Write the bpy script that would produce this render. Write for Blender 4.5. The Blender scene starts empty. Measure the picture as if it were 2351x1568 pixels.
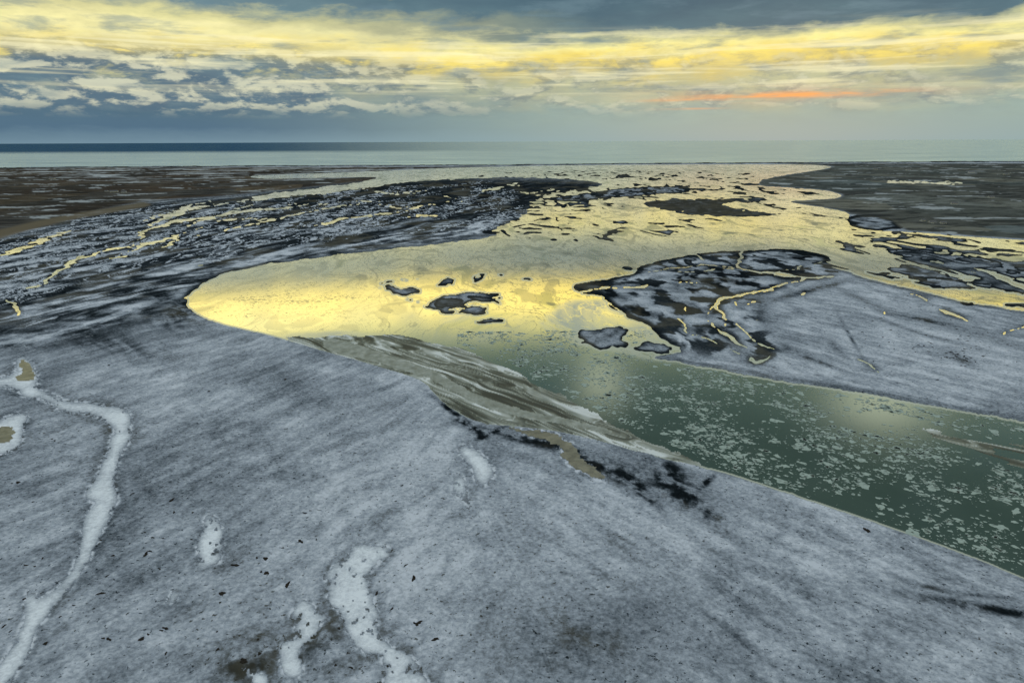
import bpy, math, random
import numpy as np
from mathutils import Matrix, Vector
random.seed(7); rng=np.random.default_rng(7)
scene=bpy.context.scene
COL=scene.collection
# ------------------------------------------------------------------ camera
H=220.0; CX,CY=1175.5,784.0; LENS=24.0
F=LENS/36.0*2351.0
P=math.atan((784-325)/F); ROLL=0.0043
SP,CP=math.sin(P),math.cos(P)
cam_d=bpy.data.cameras.new("camera"); cam=bpy.data.objects.new("camera",cam_d); COL.objects.link(cam)
cam_d.lens=LENS; cam_d.sensor_width=36; cam_d.clip_start=1; cam_d.clip_end=900000
cam.matrix_world=Matrix.Translation((0,0,H))@Matrix.Rotation(math.pi/2-P,4,'X')@Matrix.Rotation(-ROLL,4,'Z')
scene.camera=cam
scene.view_settings.view_transform='Standard'; scene.view_settings.look='None'; scene.view_settings.exposure=0
# survey: chart coordinates -> metres on the ground
def chart(x,y):
    x=np.asarray(x,float); y=np.asarray(y,float)
    return x-(y-CY)*ROLL, y+(x-CX)*ROLL
def world(u,v):
    zd=F*SP+(v-CY)*CP; yy=F*CP-(v-CY)*SP
    return H*(u-CX)/zd, H*yy/zd
def spot(x,y):
    u,v=chart(x,y); X,Y=world(u,v); return float(X),float(Y)
def unworld(X,Y):
    t=H/Y
    w=(t*F*CP-F*SP)/(CP+t*SP)
    zd=F*SP+w*CP
    return X*zd/H+CX, w+CY
# ------------------------------------------------------------------ terrain grid
dense=np.arange(-420,2770,2.0)
gl=-420-np.cumsum(2.2*1.13**np.arange(1,52)); gr=dense[-1]+np.cumsum(2.2*1.13**np.arange(1,52))
U=np.concatenate([gl[::-1],dense,gr])
V=np.concatenate([np.arange(362,400,0.5),np.arange(400,640,1.0),np.arange(640,840,1.5),np.arange(840,1640,2.1)])
V=np.concatenate([V,V[-1]+np.cumsum(2.2*1.16**np.arange(1,36))])
NU,NV=len(U),len(V)
UU,VV=np.meshgrid(U,V)
PX=UU+(VV-CY)*ROLL; PY=VV-(UU-CX)*ROLL
WX,WY=world(UU,VV)
# ------------------------------------------------------------------ noise
_perm=rng.permutation(4096); _ang=rng.random(4096)*2*math.pi; _gx=np.cos(_ang).astype(np.float32); _gy=np.sin(_ang).astype(np.float32)
def perlin(x,y,s=0):
    x0=np.floor(x); y0=np.floor(y)
    xi=x0.astype(np.int32); yi=y0.astype(np.int32)
    fx=(x-x0).astype(np.float32); fy=(y-y0).astype(np.float32)
    hx0=_perm[(xi+s*131)&4095]; hx1=_perm[(xi+1+s*131)&4095]; yo=yi*7+s*17
    def g(hx,o):
        h=_perm[(hx+yo+o)&4095]; return _gx[h],_gy[h]
    u=fx*fx*fx*(fx*(fx*6-15)+10); v=fy*fy*fy*(fy*(fy*6-15)+10)
    a,b=g(hx0,0); n00=a*fx+b*fy
    a,b=g(hx1,0); n10=a*(fx-1)+b*fy
    a,b=g(hx0,7); n01=a*fx+b*(fy-1)
    a,b=g(hx1,7); n11=a*(fx-1)+b*(fy-1)
    return ((n00*(1-u)+n10*u)*(1-v)+(n01*(1-u)+n11*u)*v)*1.5
def fbm(x,y,o=4,s=0,r=0.5):
    t=0;a=1;n=0
    for k in range(o):
        t=t+a*perlin(x*2**k+k*13.7,y*2**k-k*7.3,s+k); n+=a; a*=r
    return t/n
def sstep(a,b,x):
    t=np.clip((x-a)/(b-a),0,1); return t*t*(3-2*t)
# ------------------------------------------------------------------ raster helpers
def chaikin(p,k=2,closed=True):
    p=np.asarray(p,float)
    for _ in range(k):
        if closed:
            q=np.roll(p,-1,0)
            p=np.stack([p*.75+q*.25,p*.25+q*.75],1).reshape(-1,2)
        else:
            q=np.stack([p[:-1]*.75+p[1:]*.25,p[:-1]*.25+p[1:]*.75],1).reshape(-1,2)
            p=np.vstack([p[:1],q,p[-1:]])
    return p
def fill(pts,k=2,m=None):
    if m is None: m=np.zeros((NV,NU),bool)
    p=chaikin(pts,k); u,v=chart(p[:,0],p[:,1])
    u2,v2=np.roll(u,-1),np.roll(v,-1)
    r0=np.searchsorted(V,v.min()); r1=np.searchsorted(V,v.max())
    for r in range(r0,min(r1,NV)):
        vv=V[r]; c=((v<=vv)&(v2>vv))|((v2<=vv)&(v>vv))
        if not c.any(): continue
        xs=np.sort(u[c]+(vv-v[c])/(v2[c]-v[c])*(u2[c]-u[c])); ix=np.searchsorted(U,xs)
        for a,b in zip(ix[0::2],ix[1::2]): m[r,a:b]=True
    return m
def stroke(fld,pts,w,asp=1.6,k=2):
    p=np.array([(q[0],q[1],(q[2] if len(q)>2 else w)) for q in pts],float)
    xy=chaikin(p[:,:2],k,False); t=np.linspace(0,1,len(xy)); ww=np.interp(t,np.linspace(0,1,len(p)),p[:,2])
    u,v=chart(xy[:,0],xy[:,1])
    for i in range(len(u)-1):
        W=max(ww[i],ww[i+1])*3+4
        c0,c1=np.searchsorted(U,[min(u[i],u[i+1])-W,max(u[i],u[i+1])+W]); r0,r1=np.searchsorted(V,[min(v[i],v[i+1])-W,max(v[i],v[i+1])+W])
        if c1<=c0 or r1<=r0: continue
        X=UU[r0:r1,c0:c1]-u[i]; Y=(VV[r0:r1,c0:c1]-v[i])*asp
        dx=u[i+1]-u[i]; dy=(v[i+1]-v[i])*asp; L=dx*dx+dy*dy+1e-6
        tt=np.clip((X*dx+Y*dy)/L,0,1); d=np.hypot(X-tt*dx,Y-tt*dy)
        wv=ww[i]*(1-tt)+ww[i+1]*tt
        np.maximum(fld[r0:r1,c0:c1],1-d/np.maximum(wv,.5)*.5,out=fld[r0:r1,c0:c1])
def blur(a,rx,ry=None,n=2):
    ry=rx if ry is None else ry
    a=a.astype(np.float32)
    for _ in range(n):
        for ax,r in ((1,rx),(0,ry)):
            if r<1: continue
            pad=[(0,0),(0,0)]; pad[ax]=(r+1,r)
            c=np.cumsum(np.pad(a,pad,mode='edge'),axis=ax,dtype=np.float64)
            if ax==1: a=((c[:,2*r+1:]-c[:,:-2*r-1])/(2*r+1)).astype(np.float32)
            else: a=((c[2*r+1:]-c[:-2*r-1])/(2*r+1)).astype(np.float32)
    return a
RI,CI=np.mgrid[0:NV,0:NU]
def warp(m,du,dv):
    return m[np.clip(RI+np.rint(dv).astype(int),0,NV-1),np.clip(CI+np.rint(du).astype(int),0,NU-1)]
def G(x,y,rx,ry,a,rot=0):
    dx=PX-x; dy=PY-y; c,s=math.cos(math.radians(rot)),math.sin(math.radians(rot))
    X=dx*c+dy*s; Y=-dx*s+dy*c
    return a*np.exp(-(X/rx)**2-(Y/ry)**2)
# ------------------------------------------------------------------ traced shapes
river_poly=[(560,404),(700,400),(880,393),(1000,387),(1150,383),(1300,380),(1500,379),(1700,378),(1850,378),(1912,382),(1900,388),(1830,398),(1760,410),(1738,420),(1745,428),(1830,432),(1900,438),(1935,448),(1925,456),(1850,460),(1800,463),(1860,472),(1930,484),(1952,492),(1945,505),(1955,522),(2000,530),(2080,532),(2150,537),(2240,545),(2351,552),(2760,575),
(5200,700),(5200,2600),(2760,1500),(2351,1330),(2200,1268),(2050,1215),(1900,1165),(1760,1118),(1660,1085),(1600,1072),(1500,1048),(1400,1018),(1300,993),(1200,980),(1120,975),(1060,955),(1010,920),(990,895),(975,878),(940,862),(880,845),(820,828),(750,808),(680,788),(620,770),(560,757),(500,742),(455,725),(432,705),(427,690),(445,665),(470,646),(510,629),(570,614),(650,602),(750,588),(850,577),(950,566),(1050,556),(1100,549),(1150,538),(1120,536),(1150,520),(1180,505),(1210,490),(1215,470),(1240,455),(1270,440),(1340,432),(1398,424),(1340,414),(1250,409),(1150,407),(1050,411),(950,417),(860,426),(760,438),(640,452),(560,460),(600,448),(700,436),(800,424),(860,412),(870,406),(720,409),(600,412)]
landB=[(1310,657),(1340,648),(1400,640),(1450,630),(1462,618),(1500,602),(1560,590),(1620,580),(1700,577),(1760,573),(1830,573),(1880,580),(1915,592),(1890,603),(1925,618),(1980,638),(2040,652),(2100,666),(2160,682),(2240,697),(2351,716),(2760,775),(5200,1000),(5200,1800),(2760,1065),(2351,965),(2200,942),(2050,915),(1900,890),(1750,866),(1640,845),(1560,832),(1490,822),(1560,812),(1570,806),(1530,790),(1502,765),(1490,748),(1455,735),(1428,722),(1405,703),(1395,688),(1370,678),(1322,672)]
islands=[
 ("large streaked brown grey island with frosted rim",[(1468,467),(1520,460),(1600,456),(1690,458),(1700,462),(1660,466),(1680,478),(1740,486),(1776,494),(1740,498),(1680,498),(1600,496),(1540,486),(1500,476)]),
 ("long dark mud island in golden water",[(1245,458),(1300,449),(1380,440),(1450,430),(1540,427),(1602,434),(1580,442),(1500,448),(1430,453),(1380,457),(1300,463)]),
 ("ragged black mud bar amid pale ice",[(968,693),(1010,688),(1050,680),(1100,668),(1127,674),(1100,690),(1070,698),(1040,710),(1066,720),(1030,722),(1000,712)]),
 ("small black mud bar amid pale ice",[(876,659),(905,655),(930,664),(962,672),(930,680),(900,672)]),
 ("low frosted mud bar at ice edge",[(1050,722),(1090,708),(1130,706),(1110,718),(1080,728)]),
 ("thin dark mud bar at ice edge",[(1090,740),(1120,732),(1150,736),(1160,744),(1120,746)]),
 ("dark sliver of mud in golden water",[(1395,512),(1420,507),(1446,508),(1440,514),(1412,517)]),
 ("dark sliver of mud in golden water",[(1175,524),(1215,521),(1262,526),(1220,530)]),
 ("dark sliver of mud in golden water",[(1360,514),(1375,512),(1385,520),(1372,522)]),
 ("dark sliver of mud in golden water",[(1394,528),(1420,527),(1424,536),(1400,537)]),
 ("frosted blue island in golden channel",[(2035,609),(2100,608),(2180,628),(2240,652),(2260,667),(2180,660),(2100,645),(2050,630)]),
 ("long frosted mud island with dark rim",[(2028,576),(2070,570),(2130,574),(2150,582),(2260,593),(2351,600),(2600,620),(2600,665),(2351,645),(2280,622),(2200,607),(2120,600),(2060,590)]),
 ("round frosted islet beside farmland",[(1950,500),(2000,495),(2050,505),(2062,520),(2020,530),(1965,522)]),
 ("tiny dark islet in estuary",[(1595,407),(1620,405),(1632,409),(1605,411)]),
 ("tiny dark islet in estuary",[(1820,445),(1850,441),(1868,446),(1840,450)]),
 ("long thin frosted bar in golden channel",[(2070,538),(2140,541),(2240,552),(2230,557),(2130,549)]),
 ("thin dark bar in golden channel",[(2080,566),(2140,570),(2160,578),(2120,576)]),
 ("thin dark bar in golden channel",[(2240,640),(2320,655),(2351,665),(2500,690),(2500,700),(2340,676),(2270,658)]),
 ("frosted islet ringed by pale ice",[(1325,768),(1345,754),(1400,744),(1440,752),(1447,770),(1420,795),(1400,806),(1360,797),(1335,785)]),
 ("low frosted islet ringed by pale ice",[(1435,798),(1480,784),(1530,795),(1558,806),(1540,818),(1480,812)]),
]
for (x,y,w) in [(905,668,20),(885,650,16),(935,690,18),(1085,672,22),(1105,685,25),(1555,520,14),(1330,462,20),(1640,412,22),(1460,425,24),(1690,430,20),(1700,444,24),(1290,475,26),(1340,483,18),(1250,505,16),(1130,534,22),(1300,525,20),(1580,505,20),(1760,470,22),(1780,446,20),(1500,412,26),(1430,402,22),(1710,400,20),(1330,436,28),(940,640,14),(2290,575,26),(2200,690,22)]:
    islands.append(("dark sliver of mud in golden water",[(x-w,y),(x-w*.3,y-w*.12),(x+w,y-w*.08),(x+w*.4,y+w*.14)]))
main=fill(river_poly); B=fill(landB)
isl_id=np.zeros((NV,NU),np.int16)
wn1=fbm(WX/38,WY/60,4,3,.55); wn2=fbm(WX/38+50,WY/60,4,9,.55)
wf1=fbm(WX/8,WY/11,4,203,.6); wf2=fbm(WX/8+50,WY/11,4,209,.6)
wm1=fbm(WX/110,WY/260,3,503); wm2=fbm(WX/110+50,WY/260,3,509)
ZFm=fill([(-420,640),(0,545),(230,480),(330,462),(520,452),(760,425),(870,412),(1050,408),(1390,414),(1400,428),(1240,457),(1215,492),(1120,548),(850,580),(570,618),(470,650),(428,690),(330,740),(200,790),(0,800),(-420,830)])
ZF=blur(ZFm,8)
ZB=blur(fill([(1290,650),(1450,600),(1600,565),(1900,565),(1925,600),(1900,640),(1780,662),(1720,690),(1740,740),(1800,800),(1770,835),(1650,820),(1540,800),(1440,760),(1300,690)]),8,6)
zz_=sstep(0,1,blur(ZF+ZB,10))
amp=np.where(PY<780,1.2+4.0*zz_,1.0)
mainw=warp(main,wn1*amp*2.5,wn2*amp*1.3)
Bw=warp(B,wn1*8,wn2*4)
islw=np.zeros((NV,NU),bool)
for i,(lab,pts) in enumerate(islands):
    m=fill(pts)
    ys=[p[1] for p in pts]; a=4.0 if max(ys)>560 else 2.4
    m=warp(m,(wn1+.5*wm1)*a*7,(wn2+.5*wm2)*a*2.2)
    islw|=m
    d=blur(m,3,2)>0.03
    isl_id[d&(isl_id==0)]=i+1
# braided channels -------------------------------------------------
ch=np.full((NV,NU),-1.0); rl=np.full((NV,NU),-1.0)
flats=[
 ([(66,662,13),(90,656,12),(108,636,6),(150,612,9),(178,594,6),(225,582,6),(270,570,4),(350,560,5),(385,548,3)],8),
 ([(18,690,6),(40,705,8),(46,725,5)],6),([(235,594,5),(285,590,8)],6),
 ([(0,586,5),(60,566,6),(130,545,7),(165,530,4)],6),([(370,570,4),(390,560,7),(408,545,3)],5),
 ([(450,545,3),(520,528,5),(590,514,4),(680,492,5),(760,478,4),(830,470,2)],5),
 ([(300,560,2),(340,527,7),(420,505,8),(480,500,8),(560,485,7),(640,478,6),(700,470,3)],7),
 ([(380,500,8),(440,478,9),(520,468,9),(620,455,9),(720,445,8),(800,436,7),(880,424,6)],8),
 ([(340,520,6),(380,500,8),(420,492,6)],6),
 ([(860,470,2),(930,480,5),(1000,470,4),(1040,462,2)],4),([(930,500,6),(1000,496,7)],6),
 ([(1100,443,4),(1135,432,7),(1180,425,5),(1195,415,3)],5),([(1020,450,3),(1060,462,4),(1090,475,2)],4),
 ([(650,530,2),(760,510,5),(850,492,5),(950,482,2)],4),([(1195,420,4),(1185,432,4),(1235,450,5)],4),
 ([(455,610,7),(466,610,7)],7),([(840,440,3),(900,446,4),(980,440,3)],3),
 ([(640,445,5),(740,432,6),(860,418,7)],6),([(720,470,2),(800,462,5),(880,462,2)],4),([(500,510,4),(560,502,5),(640,505,2)],4),
 ([(250,595,2),(300,570,4),(400,545,4),(470,520,3)],4),([(1200,450,3),(1240,440,3),(1300,430,3)],3),([(1240,470,3),(1290,478,4)],3),([(320,510,5),(420,480,6),(480,462,4)],5),([(420,520,5),(500,495,6),(580,470,5)],5),
]
rills=[([(58,752,3),(95,738,9),(125,730,11)],8),([(560,560,5),(610,553,5)],5),([(230,500,2),(330,490,3),(400,470,4)],3),([(0,640,3),(40,628,4),(80,600,3)],4),([(120,640,3),(150,600,4),(120,575,3)],3),([(60,590,3),(150,575,4),(260,545,3)],3),([(480,560,3),(560,535,4),(660,520,3)],3),([(700,500,3),(790,488,4),(900,500,3)],4),([(1000,430,2),(1060,425,3),(1120,418,2)],3),([(0,790,3),(60,800,3),(130,815,2)],3)]
rf=random.Random(5)
for _ in range(330):   # feeder rills combing the flats
    x0=rf.uniform(-150,1150); lo=np.interp(x0,[-100,300,700,1150],[740,640,565,530]); hi=np.interp(x0,[-100,300,700,1150],[590,500,445,425])
    y0=rf.uniform(hi,lo); k=(y0-325)/180; L=rf.uniform(40,130)*min(k,1.2); s=-rf.uniform(.18,.48)*min(1.3,max(.55,k)); b=rf.uniform(-.18,.18)
    rills.append(([(x0,y0,.8),(x0+L*.35,y0+L*.35*s+b*L*.3,rf.uniform(2.,4.5)),(x0+L*.7,y0+L*.7*s-b*L*.2,rf.uniform(1.5,4)),(x0+L,y0+L*s,.8)],3))
bch=[
 ([(1700,570,6),(1708,590,6),(1690,610,7),(1715,624,5),(1780,632,5),(1845,640,5),(1910,636,5)],6),
 ([(1845,640,5),(1790,660,5),(1730,672,6),(1680,684,8),(1640,692,8),(1645,705,6),(1665,725,5),(1668,745,4)],6),
 ([(1690,740,4),(1715,765,6),(1745,790,4),(1790,806,2)],5),([(1690,690,4),(1720,715,3),(1740,740,1)],3),
 ([(1330,672,4),(1400,661,5),(1480,656,6)],5),([(1602,583,5),(1622,598,6)],6),([(1640,760,6),(1670,772,10),(1690,790,8),(1715,800,4)],8),
 ([(1540,722,2),(1570,745,5),(1585,765,3),(1600,772,2)],4),([(1725,826,7),(1745,838,6),(1770,820,3)],6),([(1540,625,3),(1600,622,3),(1690,614,3)],3),
 ([(1400,690,4),(1450,745,5),(1480,770,8),(1560,800,4)],5),([(1780,632,3),(1850,610,3),(1900,600,3)],3),
 ([(2160,712,3),(2195,722,8),(2230,738,5)],6),([(2028,716,3),(2030,735,4)],4),([(2108,680,4),(2130,697,6)],5),([(1960,820,2),(2000,835,5),(2030,856,1)],4),
 ([(2300,770,3),(2360,742,4),(2420,750,5)],4),([(2060,668,2),(2110,680,3),(2150,700,1)],3),([(1640,700,5),(1610,725,3),(1640,760,4)],3),([(1700,700,2),(1735,690,3)],3),([(1560,700,2),(1575,720,3),(1572,740,2)],3),([(1975,728,4),(1982,731,4)],4),
 ([(1460,625,2),(1530,618,3),(1610,608,3),(1690,612,2)],3),([(1500,660,1),(1560,650,2),(1640,655,1)],2),([(1590,760,2),(1640,790,3),(1700,812,2)],3),([(1660,742,3),(1655,765,4)],4),([(1730,690,1),(1800,680,2),(1870,665,1)],2),
]
for pts,w in flats: stroke(ch,[(a,b,c*(.44 if pts[0][1]<545 else .52)) for a,b,c in pts],w,1.7)
for pts,w in rills: stroke(rl,[(a,b,c*.60) for a,b,c in pts],w,1.7)
for pts,w in bch: stroke(ch,[(a,b,c*.46) for a,b,c in pts],w,1.30)
for pts,w in [([(2035,417,5),(2100,420,9),(2200,421,6)],12),([(2130,512,4),(2170,515,3)],5)]: stroke(ch,pts,w,3.5)
wz=np.where(PX<1250,1.6,1.3)
chn=warp(ch,wn1*7*wz+wm1*6*wz,wn2*4.5*wz+wm2*5)
rln=warp(rl,wn1*12+wm1*8,wn2*7+wm2*5)
ang=math.atan2(0.9,0.42); ca,sa=math.cos(ang),math.sin(ang)
al=WX*ca+WY*sa; ac=-WX*sa+WY*ca
wrp=fbm(al/500,ac/200,3,21)
nb=fbm(al/420+wrp*.8,ac/60+wrp*2.0,3,31,.45); gate=fbm(al/300,ac/140,3,41)
core=G(560,482,190,26,1,-8)+G(780,445,150,14,1,-7)
braid=(np.abs(nb)<(.10*np.clip(gate+.12,0,.5))*np.clip(core,0,1))&(ZF>.7)
# low bars and shoals standing out of the shallow reaches
q1=fbm(WX/150,WY/330,3,301); q2=fbm(WX/150+9,WY/330,3,311)
bn=fbm(WX/85+1.8*q1,WY/190+2.4*q2,4,521,.45); bn2=fbm(WX/60+2.2*q1,WY/90+3.0*q2,3,541,.42)
bz=G(1240,490,90,50,1)+G(1330,450,160,22,1)+G(2230,610,240,70,1.1,12)+G(2120,560,160,16,1)+G(900,662,40,12,.8)+G(1080,700,70,20,.8)+G(1010,640,130,18,.4)+G(1650,440,180,26,.9)+G(1500,608,90,12,.9)+G(1420,403,300,11,.8)+G(2000,530,60,12,.8)+G(1880,620,60,16,.7)+G(1600,515,120,18,.5)+G(1430,540,160,16,.45)+G(1800,490,120,18,.5)+G(1200,640,150,14,.4)
bzc=np.clip(bz,0,1)
shoal=(((bn>.38-.25*bzc)&(bz>.2))|((bn2>.42-.20*bzc)&(bz>.3)))&main
WATER=(mainw&~Bw&~islw&~shoal)|(chn>0.5)|braid
WATER=WATER&(PY>378)
coast=np.interp(UU,[-9000,-700,0,400,840,1150,1500,1900,2351,3000,9000],[398,384,379.5,378.5,378,378,376,375.5,375,375,377])
coast=coast+1.6*fbm(WX/260,WY/900,4,55)
WATER=WATER&(VV>coast+1.0+1.2*np.clip(fbm(WX/120,WY/900,3,57)+.3,0,1))
Wf=blur(WATER,1,1,1)
und=fbm(WX/160,WY/220,4,61)
z=-1.1+1.9*sstep(.25,.75,1-Wf)+.25*und*(1-Wf)
z=np.where(VV<coast,-2.0,z)
# ------------------------------------------------------------------ ground cover fields
land_in=blur(~WATER,5,4); land_in2=blur(~WATER,9,7)
st=fbm(al/260+wrp,ac/45+wrp*2,6,71,.62)
n_big=fbm(WX/150,WY/220,4,81); n_mid=fbm(WX/34+wn1,WY/48,6,91,.60); n_fin=fbm(WX/10,WY/13,5,97,.66)
a2=math.radians(62); s1=WX*math.cos(a2)+WY*math.sin(a2); s2=-WX*math.sin(a2)+WY*math.cos(a2)
n_str=fbm(s1/70+n_big*.7,s2/12+n_big*2,6,101,.62)
a3=math.radians(128); t1=WX*math.cos(a3)+WY*math.sin(a3); t2=-WX*math.sin(a3)+WY*math.cos(a3)
n_str2=fbm(t1/70+n_big*.7,t2/11+n_big*2,6,111,.62)
n_dr=fbm(s1/120+n_big,s2/40+n_big*3,4,117,.5); n_dr2=fbm(t1/110+n_big,t2/34+n_big*2,4,119,.5)
mixs=sstep(900,1400,PX)
frost=.71+.20*n_big+.30*n_mid+.20*n_fin+.34*(n_str*(1-mixs)+n_str2*mixs)
drain=np.exp(-(n_dr/.022)**2)*(1-mixs)+np.exp(-(n_dr2/.016)**2)*mixs
frost=frost-.08*drain*sstep(-.15,.25,n_mid+n_big)
dark=0
for g in [(380,650,120,50,.34),(150,700,260,60,.34,-8),(330,720,170,30,.24,10),(300,800,200,30,.20,15),(60,780,140,30,.2),(480,640,110,14,.4,-18),(420,700,30,40,.25),
          (250,1010,70,90,.10),(330,1130,60,120,.12,20),(230,1290,90,50,.16,-60),(540,1230,50,110,.16),(620,1510,160,70,.32,-10),(760,1450,60,100,.22),(560,1540,60,30,.3),
          (1300,1500,260,110,.18,10),(1450,1420,200,60,.12,-20),(1220,1280,40,160,.10,-30),(2180,1385,200,12,.34,10),(2330,1410,150,10,.28,8),(2130,1350,60,6,.35,12),(2270,1372,60,5,.4,5),
          (1430,1100,60,22,.40,35),(1540,1090,40,30,.34,60),(1590,1150,90,16,.32,40),(1620,1112,34,6,.6,-45),(1190,1008,150,10,.55,14),(1060,965,80,8,.65,38),(1120,1000,60,6,.5,-25),(1540,1110,150,50,.26,30),
          (1350,1060,60,10,.4,30),(1290,1030,80,8,.4,30),(900,960,50,90,.08,-30),(700,900,120,40,.10,30),(1480,1135,70,10,.40,45),(1600,1180,120,14,.25,35),
          (1920,800,30,10,.28,40),(2110,735,70,6,.38,12),(2200,822,42,10,.45,25),(1740,700,24,80,.3,-12),(1800,800,90,10,.32,20),(1860,668,100,7,.4,-15),(2000,700,80,8,.3,25),(1900,840,60,4,.3,20),(2050,745,90,4,.3,18),(1950,770,50,4,.35,60),(2200,790,120,5,.25,14),
          (2250,770,160,12,.2,18),(140,850,80,20,.12,-20),(20,1000,60,100,.12),(430,1400,60,60,.1)]:
    dark=dark+G(*g)
frost=frost-dark*np.clip(.9+2.0*n_mid+2.2*n_fin+1.8*n_str2,.0,2.0)
for g in [(950,880,160,60,.12,25),(1000,1030,120,90,.10),(700,1180,120,90,.10),(420,880,120,60,.10),(2050,780,260,80,.14,10),(2200,900,300,40,.10,10),(1450,1160,300,60,.08,15),(1900,1300,260,80,.10,20),(1000,1260,140,100,.08),(1450,1010,140,10,.35,18),(1560,1060,90,9,.3,20),
          (30,1480,12,120,.15,25),(1290,1300,60,30,.08)]:
    frost=frost+G(*g)
ff=.08+.85*np.clip(.20+st*1.9+.55*n_mid+.15*n_fin,0,1)*sstep(.6,1,land_in)*sstep(395,600,PY+90)
ff=ff+(.06+.5*n_mid+.3*n_big)*sstep(540,700,PY)+.22*sstep(690,790,PY)+.06*sstep(1000,0,PX)*sstep(480,600,PY)
blk=blur(fill([(640,440),(1100,405),(1400,414),(1400,430),(1215,470),(1180,500),(1000,500),(780,500),(600,500)]),12)
ff=ff*(1-.55*sstep(.0,1,blk))
rr_=sstep(.40,.62,rln)*sstep(-.6,.1,n_mid+wn1)
ff=ff-.25*sstep(.0,.4,rln)*(1-rr_); ff=np.clip(ff,0,1)*(1-rr_)+rr_*(.88+.3*n_fin)
nearbank=G(900,560,330,16,.40,-7)+G(1080,530,70,20,.25)
frost=frost*(1-ZF)+(ff+nearbank*np.clip(.6+1.4*n_mid,0,1.5))*ZF
edge=sstep(.70,1.0,land_in)
edge2=sstep(.60,.92,land_in2)
mnd=sstep(-.20,.04,fbm(WX/34+wn1*.6,WY/62+wn2*.6,3,551,.5)+.10*n_fin)
fb=.05+.86*edge2*(.16+.84*mnd)*np.clip(.84+.7*n_mid+.3*wn1,0,1)
fb=fb-(.42*(G(1650,645,120,20,1,-4)+G(1790,588,90,10,.8)+G(1430,690,60,12,.7,30)+G(1560,700,90,26,.3)+G(1840,600,60,10,.7)))*np.clip(.8+1.7*wn2,0,1.4)
frost=frost*(1-ZB)+np.clip(fb,0,1)*ZB
isB=blur(B,4)
frost=frost*(1-isB*(1-edge)*.5)
di=blur(islw,4,2)
fi=.05+.62*sstep(.55,.98,di)*np.clip(.75+wn1*1.5+.4*n_fin,0,1)
I=(blur(islw,3,2)>.05)
frost=np.where(I,fi,frost)
frost=np.where((blur(shoal,1,1,1)>.3),.08+.50*sstep(.55,.95,blur(shoal,3,2))*np.clip(.6+n_mid+wn1,0,1),frost)
grass=np.where(isl_id==1,1.0,0.0)*sstep(.5,.9,di)
frost=np.where(isl_id==1,.16+.6*np.clip(n_mid+st*.6+.1,0,1),frost)
fieldL=blur(fill([(-9000,386),(-700,386),(0,384),(500,385),(1150,383),(1250,379),(1200,382),(900,390),(880,404),(860,414),(760,425),(640,438),(520,450),(330,462),(240,480),(120,515),(0,545),(-420,640),(-3000,900),(-9000,1500)],0),3,1)
fieldR=blur(fill([(1780,376),(1912,382),(1900,388),(1830,398),(1760,410),(1738,420),(1745,428),(1830,432),(1900,438),(1935,448),(1925,456),(1850,460),(1800,463),(1860,472),(1930,484),(1952,492),(2040,502),(2080,530),(2150,535),(2240,543),(2351,550),(2760,573),(5200,690),(9000,800),(9000,376)],0),2,1)
spit=(VV<coast+2.2)
fieldm=np.clip(fieldL+fieldR,0,1)
tan=blur(fill([(-420,640),(0,528),(120,500),(300,470),(335,463),(352,474),(250,490),(120,514),(0,548),(-420,690)]),2,1)
ice_streak=np.clip(sstep(.08,.2,fbm(WX/520,WY/190,6,121,.6))*sstep(425,396,PY)*(PX<950)+sstep(.2,.3,fbm(WX/260,WY/160,6,127,.62))*.7,0,1)
frost=np.where(spit,.03+.5*np.clip(fbm(WX/60,WY/900,3,59),0,1),frost)
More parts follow.
